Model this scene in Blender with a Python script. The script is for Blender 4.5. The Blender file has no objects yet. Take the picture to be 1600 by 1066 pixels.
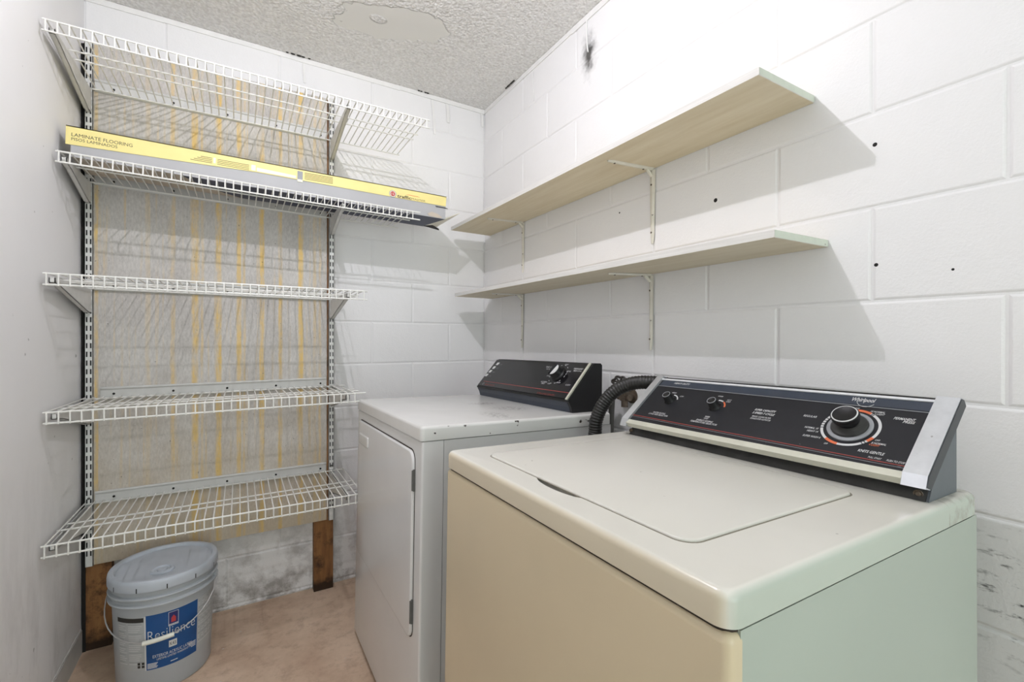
import bpy, bmesh, math, random
from mathutils import Matrix, Vector
random.seed(7)
sc = bpy.context.scene
C = sc.collection
R = math.radians
PI = math.pi

# ------------------------------------------------------------------ camera
cam_d = bpy.data.cameras.new('camera')
cam_d.sensor_width = 36.0
cam_d.lens = 36.0 * 715.92 / 1600.0
cam_d.clip_start = 0.02
cam = bpy.data.objects.new('camera', cam_d)
C.objects.link(cam)
YAW, PIT, ROL = R(30.7548), R(-0.17595), R(0.13447)
fw = Vector((math.sin(YAW)*math.cos(PIT), math.cos(YAW)*math.cos(PIT), math.sin(PIT)))
rt = Vector((math.cos(YAW), -math.sin(YAW), 0))
up = rt.cross(fw)
r2 = rt*math.cos(ROL) + up*math.sin(ROL)
u2 = -rt*math.sin(ROL) + up*math.cos(ROL)
cam.matrix_world = Matrix(((r2.x, u2.x, -fw.x, -1.17683), (r2.y, u2.y, -fw.y, -2.28238),
                           (r2.z, u2.z, -fw.z, 1.15), (0, 0, 0, 1)))
sc.camera = cam

# ------------------------------------------------------------------ light
sc.view_settings.view_transform = 'Standard'
sc.view_settings.look = 'None'
sc.view_settings.exposure = 0.05
sc.view_settings.gamma = 1.0
sc.view_settings.use_curve_mapping = False
w = bpy.data.worlds.new('daylight')
sc.world = w
w.use_nodes = True
w.node_tree.nodes['Background'].inputs[0].default_value = (0.93, 0.98, 1.0, 1)
w.node_tree.nodes['Background'].inputs[1].default_value = 0.9

def lamp(name, typ, loc, power, color, **kw):
    d = bpy.data.lights.new(name, typ)
    d.energy = power
    d.color = color
    for k, v in kw.items():
        setattr(d, k, v)
    o = bpy.data.objects.new(name, d)
    C.objects.link(o)
    o.location = loc
    return o
lamp('ceiling_bulb_light', 'POINT', (-1.0, -1.29, 2.36), 21, (1.0, 0.985, 1.06), shadow_soft_size=0.008)
# daylight through the open door behind the camera
dl = lamp('doorway_daylight', 'AREA', (-0.75, -4.62, 1.1), 26, (0.86, 1.0, 0.98), shape='RECTANGLE', size=1.5, size_y=2.1)
dl.rotation_euler = (R(90), 0, 0)

# ------------------------------------------------------------------ materials
def lin(c):
    return tuple(((v/255)/12.92 if v/255 <= 0.04045 else ((v/255+0.055)/1.055)**2.4) for v in c) + (1,)

class NT:
    """small node helper"""
    def __init__(s, m):
        s.t = m.node_tree; s.n = s.t.nodes; s.l = s.t.links
    def new(s, typ, **kw):
        nd = s.n.new(typ)
        for k, v in kw.items(): setattr(nd, k, v)
        return nd
    def link(s, a, b): s.l.new(a, b)
    def math(s, op, a, b=None, clamp=False):
        nd = s.new('ShaderNodeMath', operation=op, use_clamp=clamp)
        for i, v in enumerate((a, b)):
            if v is None: continue
            if isinstance(v, (int, float)): nd.inputs[i].default_value = v
            else: s.link(v, nd.inputs[i])
        return nd.outputs[0]
    def noise(s, vec, scale, detail=4, rough=0.55):
        nd = s.new('ShaderNodeTexNoise')
        nd.inputs['Scale'].default_value = scale
        nd.inputs['Detail'].default_value = detail
        nd.inputs['Roughness'].default_value = rough
        s.link(vec, nd.inputs['Vector'])
        return nd.outputs['Fac']
    def ramp(s, fac, stops, interp='LINEAR'):
        nd = s.new('ShaderNodeValToRGB')
        cr = nd.color_ramp; cr.interpolation = interp
        while len(cr.elements) > 1: cr.elements.remove(cr.elements[-1])
        cr.elements[0].position = stops[0][0]; cr.elements[0].color = stops[0][1]
        for p, c in stops[1:]:
            e = cr.elements.new(p); e.color = c
        s.link(fac, nd.inputs[0])
        return nd.outputs[0]
    def mix(s, fac, a, b):
        nd = s.new('ShaderNodeMix', data_type='RGBA')
        if isinstance(fac, (int, float)): nd.inputs[0].default_value = fac
        else: s.link(fac, nd.inputs[0])
        for i, v in ((6, a), (7, b)):
            if isinstance(v, tuple): nd.inputs[i].default_value = v
            else: s.link(v, nd.inputs[i])
        return nd.outputs[2]
    def mapping(s, vec, scale=(1, 1, 1), loc=(0, 0, 0)):
        nd = s.new('ShaderNodeMapping')
        nd.inputs['Scale'].default_value = scale
        nd.inputs['Location'].default_value = loc
        s.link(vec, nd.inputs['Vector'])
        return nd.outputs[0]

def g(v): return (v, v, v, 1)

def base_mat(name, rough=0.5, metal=0.0, spec=0.5):
    m = bpy.data.materials.new(name)
    m.use_nodes = True
    nt = NT(m)
    b = nt.n['Principled BSDF']
    b.inputs['Roughness'].default_value = rough
    b.inputs['Metallic'].default_value = metal
    b.inputs['Specular IOR Level'].default_value = spec
    co = nt.new('ShaderNodeTexCoord').outputs['Object']
    return m, nt, b, co

def paint(name, rgb, rough=0.5, metal=0.0, var=0.05, scale=6, bump=0.0, bscale=300, spec=0.5, spots=None, sscale=40, samount=0.8, sthr=0.72):
    """plain paint / plastic / metal with gentle uneven tone, optional grain and specks"""
    m, nt, b, co = base_mat(name, rough, metal, spec)
    c = lin(rgb)
    n = nt.noise(co, scale, 3)
    lo = tuple(v*(1-var) for v in c[:3]) + (1,)
    hi = tuple(min(1, v*(1+var)) for v in c[:3]) + (1,)
    col = nt.ramp(n, [(0.3, lo), (0.7, hi)])
    if spots:
        s = nt.ramp(nt.noise(co, sscale, 2), [(sthr, g(0)), (sthr+0.03, g(samount))])
        col = nt.mix(s, col, lin(spots))
    nt.link(col, b.inputs['Base Color'])
    if bump:
        bp = nt.new('ShaderNodeBump')
        bp.inputs['Strength'].default_value = bump
        bp.inputs['Distance'].default_value = 0.002
        nt.link(nt.noise(co, bscale, 2), bp.inputs['Height'])
        nt.link(bp.outputs[0], b.inputs['Normal'])
    return m

M = {}
WHITE = (242, 241, 241)
def block_wall(name, axis):
    m, nt, b, co = base_mat(name, 0.55, 0, 0.3)
    sep = nt.new('ShaderNodeSeparateXYZ'); nt.link(co, sep.inputs[0])
    n = nt.noise(co, 3.0, 4)
    col = nt.ramp(n, [(0.3, lin((239, 238, 238))), (0.7, lin(WHITE))])
    # grime low on the wall
    z = sep.outputs['Z']
    low = nt.ramp(z, [(0.03, g(1)), (0.22, g(0.55)), (0.40, g(0))])
    patch = nt.ramp(nt.noise(co, 9, 6, 0.7), [(0.44, g(0)), (0.62, g(1))])
    f = nt.math('MULTIPLY', low, patch)
    col = nt.mix(nt.math('MULTIPLY', f, 0.75), col, lin((120, 112, 104)))
    if axis == 'right':
        y = sep.outputs['Y']
        # dark scuffs beside the washer
        a = nt.math('SUBTRACT', 1.0, nt.math('MULTIPLY', nt.math('ABSOLUTE', nt.math('ADD', y, 2.05)), 8.0), True)
        c = nt.math('SUBTRACT', 1.0, nt.math('MULTIPLY', nt.math('ABSOLUTE', nt.math('SUBTRACT', z, 0.70)), 6.0), True)
        st = nt.ramp(nt.noise(nt.mapping(co, (1, 14, 55)), 1.2, 5, 0.75), [(0.56, g(0)), (0.66, g(1))])
        f = nt.math('MULTIPLY', nt.math('MULTIPLY', a, c), st)
        col = nt.mix(nt.math('MULTIPLY', f, 1.2, True), col, lin((60, 60, 62)))
        # soot stain around the cut pipe near the ceiling
        a = nt.math('MULTIPLY', nt.math('ADD', y, 0.888), 1.0)
        d = nt.math('SQRT', nt.math('ADD', nt.math('POWER', nt.math('MULTIPLY', a, 18), 2.0), nt.math('POWER', nt.math('MULTIPLY', nt.math('SUBTRACT', z, 2.27), 9.0), 2.0)))
        d = nt.math('ADD', d, nt.math('MULTIPLY', nt.math('SUBTRACT', nt.noise(co, 30, 3), 0.5), 1.2))
        f = nt.ramp(d, [(0.15, g(0.95)), (0.7, g(0.15)), (1.0, g(0))])
        col = nt.mix(f, col, lin((70, 68, 66)))
    nt.link(col, b.inputs['Base Color'])
    bp = nt.new('ShaderNodeBump')
    bp.inputs['Strength'].default_value = 0.5
    bp.inputs['Distance'].default_value = 0.003
    h = nt.math('ADD', nt.math('MULTIPLY', nt.noise(co, 170, 3, 0.6), 0.5), nt.math('MULTIPLY', nt.noise(co, 28, 3), 0.8))
    nt.link(h, bp.inputs['Height'])
    nt.link(bp.outputs[0], b.inputs['Normal'])
    return m
M['wall_back'] = block_wall('painted_block_back', 'back')
M['wall_right'] = block_wall('painted_block_right', 'right')

def left_wall():
    m, nt, b, co = base_mat('painted_left_wall', 0.5, 0, 0.3)
    sep = nt.new('ShaderNodeSeparateXYZ'); nt.link(co, sep.inputs[0])
    col = nt.ramp(nt.noise(co, 2.5, 4), [(0.3, lin((238, 237, 237))), (0.7, lin(WHITE))])
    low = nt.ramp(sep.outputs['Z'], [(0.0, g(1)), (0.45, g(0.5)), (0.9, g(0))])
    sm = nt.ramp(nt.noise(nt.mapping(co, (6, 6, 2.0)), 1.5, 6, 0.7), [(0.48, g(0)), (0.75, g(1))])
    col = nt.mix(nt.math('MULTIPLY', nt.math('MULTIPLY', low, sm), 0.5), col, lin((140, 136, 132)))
    sp = nt.ramp(nt.noise(co, 26, 1), [(0.80, g(0)), (0.82, g(0.6))])
    col = nt.mix(sp, col, lin((130, 128, 124)))
    nt.link(col, b.inputs['Base Color'])
    bp = nt.new('ShaderNodeBump'); bp.inputs['Strength'].default_value = 0.15; bp.inputs['Distance'].default_value = 0.002
    nt.link(nt.noise(co, 40, 3), bp.inputs['Height']); nt.link(bp.outputs[0], b.inputs['Normal'])
    return m
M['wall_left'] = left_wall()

def ceiling_mat():
    m, nt, b, co = base_mat('popcorn_ceiling', 0.85, 0, 0.2)
    sep = nt.new('ShaderNodeSeparateXYZ'); nt.link(co, sep.inputs[0])
    # bald patch: an ellipse with a ragged edge and a crumb left in it
    dx = nt.math('SUBTRACT', sep.outputs['X'], -0.64); dy = nt.math('SUBTRACT', sep.outputs['Y'], -0.435)
    ca, sa = math.cos(R(-18)), math.sin(R(-18))
    u = nt.math('ADD', nt.math('MULTIPLY', dx, ca), nt.math('MULTIPLY', dy, sa))
    v = nt.math('SUBTRACT', nt.math('MULTIPLY', dy, ca), nt.math('MULTIPLY', dx, sa))
    d = nt.math('SQRT', nt.math('ADD', nt.math('POWER', nt.math('DIVIDE', u, 0.235), 2.0), nt.math('POWER', nt.math('DIVIDE', v, 0.105), 2.0)))
    d = nt.math('ADD', d, nt.math('MULTIPLY', nt.math('SUBTRACT', nt.noise(co, 14, 3), 0.5), 0.9))
    rough = nt.ramp(d, [(0.94, g(0)), (1.0, g(1))])
    crumb = nt.ramp(nt.math('ADD', nt.math('POWER', nt.math('MULTIPLY', nt.math('ADD', sep.outputs['X'], 0.70), 28), 2.0),
                            nt.math('POWER', nt.math('MULTIPLY', nt.math('ADD', sep.outputs['Y'], 0.43), 40), 2.0)), [(0.6, g(1)), (1.0, g(0))])
    rough = nt.math('MAXIMUM', rough, crumb)
    col = nt.mix(rough, lin((234, 233, 230)), nt.ramp(nt.noise(co, 90, 3), [(0.35, lin((228, 226, 224))), (0.65, lin((249, 248, 247)))]))
    nt.link(col, b.inputs['Base Color'])
    vo = nt.new('ShaderNodeTexVoronoi'); vo.inputs['Scale'].default_value = 95
    nt.link(co, vo.inputs['Vector'])
    h = nt.math('ADD', nt.math('SUBTRACT', 1.0, vo.outputs['Distance']), nt.math('MULTIPLY', nt.noise(co, 60, 4), 1.5))
    h = nt.math('MULTIPLY', h, rough)
    bp = nt.new('ShaderNodeBump'); bp.inputs['Strength'].default_value = 0.9; bp.inputs['Distance'].default_value = 0.006
    nt.link(h, bp.inputs['Height']); nt.link(bp.outputs[0], b.inputs['Normal'])
    return m
M['ceiling'] = ceiling_mat()

def floor_mat():
    m, nt, b, co = base_mat('worn_concrete_floor', 0.75, 0, 0.3)
    n = nt.noise(co, 5, 6, 0.65)
    col = nt.ramp(n, [(0.25, lin((184, 154, 132))), (0.5, lin((209, 184, 160))), (0.75, lin((226, 203, 180)))])
    d = nt.ramp(nt.noise(co, 16, 5, 0.7), [(0.5, g(0)), (0.72, g(0.7))])
    col = nt.mix(d, col, lin((166, 138, 118)))
    s = nt.ramp(nt.noise(co, 55, 1), [(0.76, g(0)), (0.79, g(0.8))])
    col = nt.mix(s, col, lin((206, 200, 192)))
    nt.link(col, b.inputs['Base Color'])
    bp = nt.new('ShaderNodeBump'); bp.inputs['Strength'].default_value = 0.3; bp.inputs['Distance'].default_value = 0.003
    nt.link(nt.noise(co, 60, 4), bp.inputs['Height']); nt.link(bp.outputs[0], b.inputs['Normal'])
    return m
M['floor'] = floor_mat()

def board_mat():
    m, nt, b, co = base_mat('glue_streaked_board', 0.7, 0, 0.25)
    sep = nt.new('ShaderNodeSeparateXYZ'); nt.link(co, sep.inputs[0])
    weave = nt.noise(nt.mapping(co, (170, 170, 60)), 1.0, 3, 0.7)
    cloud = nt.noise(co, 7, 5, 0.6)
    a = nt.ramp(weave, [(0.3, lin((168, 164, 160))), (0.7, lin((217, 213, 209)))])
    bcol = nt.ramp(cloud, [(0.3, lin((180, 176, 171))), (0.7, lin((219, 216, 211)))])
    col = nt.mix(0.5, a, bcol)
    # yellow glue runs, left to right: (x, half width, strength)
    runs = [(-1.630, .007, .95), (-1.480, .010, .25), (-1.402, .009, .6), (-1.330, .015, .9), (-1.306, .006, .5), (-1.250, .013, .95),
            (-1.178, .012, .8), (-1.1585, .006, .5), (-1.094, .012, .9), (-1.0235, .010, .9), (-.9418, .013, .9), (-.884, .009, .45), (-.862, .007, .6)]
    wob = nt.math('MULTIPLY', nt.math('SUBTRACT', nt.noise(nt.mapping(co, (22, 22, 7)), 1.0, 4), 0.5), 0.014)
    x = nt.math('ADD', sep.outputs['X'], wob)
    tot = None
    for cx, hw, st in runs:
        d = nt.math('SUBTRACT', 1.0, nt.math('DIVIDE', nt.math('ABSOLUTE', nt.math('SUBTRACT', x, cx)), hw), True)
        d = nt.math('MULTIPLY', nt.math('MULTIPLY', d, 1.9, True), st)
        tot = d if tot is None else nt.math('MAXIMUM', tot, d)
    thin = nt.ramp(nt.noise(nt.mapping(co, (70, 70, 1.6)), 1.0, 3), [(0.56, g(0)), (0.7, g(0.5))])
    tot = nt.math('MAXIMUM', tot, thin)
    br = nt.ramp(nt.noise(nt.mapping(co, (26, 26, 5)), 1.0, 5, 0.7), [(0.36, g(0.12)), (0.58, g(1))])
    grain = nt.ramp(weave, [(0.35, g(0.75)), (0.6, g(1))])
    f = nt.math('MULTIPLY', nt.math('MULTIPLY', tot, br), grain)
    col = nt.mix(nt.math('MULTIPLY', f, 0.95), col, lin((230, 193, 104)))
    lw = nt.ramp(nt.math('ADD', sep.outputs['Z'], nt.math('MULTIPLY', nt.math('SUBTRACT', cloud, 0.5), 0.5)), [(0.35, g(0.45)), (0.75, g(0.12)), (1.3, g(0))])
    col = nt.mix(lw, col, lin((196, 172, 124)))
    sp = nt.ramp(nt.noise(co, 120, 1), [(0.76, g(0)), (0.80, g(0.7))])
    col = nt.mix(sp, col, lin((92, 86, 80)))
    nt.link(col, b.inputs['Base Color'])
    bp = nt.new('ShaderNodeBump'); bp.inputs['Strength'].default_value = 0.25; bp.inputs['Distance'].default_value = 0.002
    nt.link(weave, bp.inputs['Height']); nt.link(bp.outputs[0], b.inputs['Normal'])
    return m
M['board'] = board_mat()

def wood_mat(name, a, c, sc_=(1, 1, 1), rough=0.6, dark=None):
    m, nt, b, co = base_mat(name, rough, 0, 0.3)
    n = nt.noise(nt.mapping(co, sc_), 1.0, 6, 0.62)
    col = nt.ramp(n, [(0.3, lin(a)), (0.7, lin(c))])
    if dark:
        sz = nt.new('ShaderNodeSeparateXYZ'); nt.link(co, sz.inputs[0])
        rot = nt.ramp(nt.math('ADD', sz.outputs['Z'], nt.math('MULTIPLY', nt.math('SUBTRACT', nt.noise(co, 40, 3), .5), .06)), [(0.03, g(0.9)), (0.06, g(0))])
        col = nt.mix(rot, col, lin((34, 24, 18)))
        f = nt.ramp(nt.noise(co, 16, 5, 0.7), [(0.5, g(0)), (0.68, g(0.85))])
        col = nt.mix(f, col, lin(dark))
    nt.link(col, b.inputs['Base Color'])
    bp = nt.new('ShaderNodeBump'); bp.inputs['Strength'].default_value = 0.2; bp.inputs['Distance'].default_value = 0.002
    nt.link(n, bp.inputs['Height']); nt.link(bp.outputs[0], b.inputs['Normal'])
    return m
M['post'] = wood_mat('stained_post', (110, 74, 46), (160, 114, 70), (40, 40, 5), 0.65, (48, 32, 22))
M['plank'] = wood_mat('painted_plank', (216, 203, 174), (230, 220, 196), (40, 4, 40), 0.5)
M['plank_edge'] = wood_mat('white_plank_edge', (214, 211, 206), (232, 230, 226), (30, 6, 200), 0.5)
M['plank_end'] = paint('green_lit_plank_end', (206, 212, 199), 0.5, var=0.05, scale=30, spots=(120, 118, 108), sscale=60, sthr=0.75)  # greenish doorway light painted into the colour of the plank ends
M['wire'] = paint('white_vinyl_wire', (236, 235, 230), 0.35, var=0.03, scale=30)
M['rail'] = paint('white_rail_enamel', (222, 222, 219), 0.4, var=0.04, scale=20, spots=(140, 138, 134), sscale=60, sthr=0.74)
M['cleat'] = paint('grey_white_cleat', (206, 206, 203), 0.45, var=0.04, scale=20)
M['slot'] = paint('dark_slot', (22, 22, 24), 0.8)
M['bracket'] = paint('white_bracket_enamel', (216, 215, 211), 0.45, var=0.05, scale=30)
M['anglebr'] = paint('painted_angle_bracket', (222, 218, 206), 0.5, var=0.06, scale=30, spots=(120, 112, 100), sscale=55, sthr=0.72)
M['tape'] = paint('painted_tape', (240, 239, 237), 0.6, var=0.03, scale=20)
M['baseboard'] = paint('scuffed_baseboard', (206, 204, 200), 0.5, var=0.06, scale=14, spots=(120, 116, 110), sscale=30, sthr=0.7)
M['mold'] = paint('black_mold', (58, 56, 54), 0.9, var=0.2, scale=60)
M['hole'] = paint('dark_hole', (30, 28, 27), 0.9)
# dryer
M['dryer'] = paint('white_dryer_enamel', (222, 221, 220), 0.13, var=0.02, scale=5)
def dryer_top():
    m, nt, b, co = base_mat('white_dryer_top', 0.2, 0, 0.5)
    sep = nt.new('ShaderNodeSeparateXYZ'); nt.link(co, sep.inputs[0])
    col = nt.ramp(nt.noise(co, 5, 3), [(0.3, lin((218, 217, 214))), (0.7, lin((226, 225, 222)))])
    tot = None
    for (cx, cy, rx, ry) in ((.378, -.339, .07, .045), (.276, -.63, .05, .10), (.40, -.50, .08, .08)):
        d = nt.math('SQRT', nt.math('ADD', nt.math('POWER', nt.math('DIVIDE', nt.math('SUBTRACT', sep.outputs['X'], cx), rx), 2.0), nt.math('POWER', nt.math('DIVIDE', nt.math('SUBTRACT', sep.outputs['Y'], cy), ry), 2.0)))
        d = nt.math('SUBTRACT', 1.0, d, True)
        tot = d if tot is None else nt.math('MAXIMUM', tot, d)
    sp = nt.ramp(nt.noise(co, 90, 3, 0.7), [(0.45, g(0)), (0.6, g(1))])
    col = nt.mix(nt.math('MULTIPLY', nt.math('MULTIPLY', tot, sp), 0.75), col, lin((120, 112, 106)))
    edge = nt.ramp(sep.outputs['Y'], [(0.0, g(0))]) 
    e1 = nt.math('GREATER_THAN', nt.math('MULTIPLY', sep.outputs['Y'], -1.0), 0.7355)
    rust = nt.ramp(nt.noise(nt.mapping(co, (30, 30, 30)), 1.0, 2), [(0.66, g(0)), (0.69, g(1))])
    col = nt.mix(nt.math('MULTIPLY', e1, rust), col, lin((50, 40, 36)))
    nt.link(col, b.inputs['Base Color'])
    return m
M['dryer_top'] = dryer_top()
M['black_plastic'] = paint('black_console_plastic', (19, 19, 21), 0.45, var=0.1, scale=20, spec=0.35)
M['navy_plastic'] = paint('navy_console_plastic', (44, 52, 66), 0.4, var=0.08, scale=20)
M['glass_panel'] = paint('dark_console_panel', (25, 24, 27), 0.12, var=0.12, scale=9, spec=0.3)
M['washer_panel'] = paint('dark_washer_panel', (27, 28, 33), 0.45, var=0.25, scale=12, spec=0.3, spots=(120, 120, 122), sscale=70, sthr=0.76, samount=0.4)
M['navy_band'] = paint('navy_band', (52, 60, 74), 0.35, var=0.08, scale=40)
M['chrome'] = paint('brushed_chrome', (214, 217, 221), 0.34, 0.7, var=0.06, scale=40, spots=(110, 108, 104), sscale=60, sthr=0.74, samount=0.5)
M['bright_trim'] = paint('bright_trim', (232, 233, 236), 0.3, 0.1)
M['soft_seam'] = paint('soft_lid_seam', (128, 122, 108), 0.7)
M['cream_trim'] = paint('cream_trim', (206, 205, 190), 0.4, 0.2, var=0.05, scale=30)
M['ink_white'] = paint('white_print', (214, 214, 214), 0.5)
M['ink_red'] = paint('red_print', (150, 60, 54), 0.5)
M['ink_orange'] = paint('orange_print', (222, 110, 66), 0.5)
M['ink_grey'] = paint('grey_print', (150, 152, 156), 0.5)
M['ink_black'] = paint('black_print', (44, 42, 40), 0.6)
M['ink_brown'] = paint('brown_print', (120, 104, 62), 0.6)
# washer
def washer_top_mat():
    m, nt, b, co = base_mat('aged_off_white_top', 0.25, 0, 0.5)
    sep = nt.new('ShaderNodeSeparateXYZ'); nt.link(co, sep.inputs[0])
    col = nt.ramp(nt.noise(co, 4, 3), [(0.3, lin((219, 216, 206))), (0.7, lin((227, 224, 215)))])
    # warm light painted onto the front lip, green light onto the near lip
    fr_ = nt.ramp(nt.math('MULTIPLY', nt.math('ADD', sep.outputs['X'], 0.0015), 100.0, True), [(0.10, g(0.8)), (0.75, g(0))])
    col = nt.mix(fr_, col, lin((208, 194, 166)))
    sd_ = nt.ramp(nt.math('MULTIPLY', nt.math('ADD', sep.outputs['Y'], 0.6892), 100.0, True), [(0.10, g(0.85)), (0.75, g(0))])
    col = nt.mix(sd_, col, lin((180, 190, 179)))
    sp = nt.ramp(nt.noise(co, 34, 2), [(0.775, g(0)), (0.80, g(0.8))])
    col = nt.mix(sp, col, lin((90, 84, 76)))
    # rust and grime in the far corners behind the console
    d = nt.math('MULTIPLY', nt.math('GREATER_THAN', sep.outputs['X'], 0.53), nt.math('LESS_THAN', sep.outputs['Y'], -0.655))
    sm = nt.ramp(nt.noise(co, 45, 4), [(0.42, g(0)), (0.70, g(0.5))])
    col = nt.mix(nt.math('MULTIPLY', d, sm), col, lin((120, 106, 84)))
    nt.link(col, b.inputs['Base Color'])
    return m
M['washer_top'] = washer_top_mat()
M['washer_lid'] = paint('off_white_washer_lid', (223, 220, 211), 0.28, var=0.02, scale=4, spots=(120, 112, 100), sscale=50, sthr=0.785)
M['washer_front'] = paint('warm_lit_cream_enamel', (210, 194, 164), 0.3, var=0.05, scale=2.2, spots=(120, 100, 76), sscale=38, sthr=0.785)  # cream enamel with warm light painted into the front's colour
M['washer_side'] = paint('green_lit_cream_enamel', (172, 181, 171), 0.3, var=0.04, scale=2.0, spots=(110, 118, 110), sscale=30, sthr=0.785)  # same cream enamel, with green doorway light painted into the side's colour
M['seam'] = paint('dark_seam', (52, 42, 34), 0.8)
M['dusty'] = paint('dusty_black', (62, 61, 60), 0.75, var=0.25, scale=30)
M['cap_dark'] = paint('cap_dark_side', (54, 58, 62), 0.45)
M['slate'] = paint('slate_painted_metal', (92, 98, 104), 0.45, var=0.05, scale=20)
# carton
M['yellow'] = paint('yellow_carton_print', (240, 225, 150), 0.5, var=0.03, scale=10)
M['cgrey'] = paint('grey_carton_print', (176, 176, 178), 0.5, var=0.03, scale=10)
M['navy'] = paint('navy_carton_print', (52, 58, 84), 0.45, var=0.06, scale=14)
M['kraft'] = paint('kraft_board', (194, 182, 166), 0.8, var=0.08, scale=30)
M['cwhite'] = paint('white_carton_print', (240, 236, 220), 0.5)
# bucket
M['bucket'] = paint('grey_bucket_plastic', (176, 181, 186), 0.4, var=0.04, scale=10)
M['bucket_lid'] = paint('blue_grey_lid_plastic', (190, 197, 206), 0.42, var=0.05, scale=12)
M['label_blue'] = paint('blue_label', (18, 74, 132), 0.35, var=0.12, scale=9)
M['label_grey'] = paint('grey_label', (176, 179, 180), 0.45, var=0.04, scale=40)
M['label_red'] = paint('red_emblem', (190, 62, 66), 0.45)
M['label_navy'] = paint('navy_emblem', (36, 44, 104), 0.45)
M['steel_wire'] = paint('galvanised_wire', (190, 190, 190), 0.35, 0.6)
M['grip'] = paint('white_grip', (236, 236, 224), 0.4)
M['hose'] = paint('black_hose_rubber', (30, 29, 28), 0.45, var=0.15, scale=40)
M['pipe'] = paint('grey_pipe', (96, 95, 92), 0.6, var=0.1, scale=30)
M['valve'] = paint('corroded_valve', (104, 92, 80), 0.6, 0.4, var=0.3, scale=60)
M['valve_handle'] = paint('dark_valve_handle', (58, 54, 50), 0.6, 0.3, var=0.3, scale=60)

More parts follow.
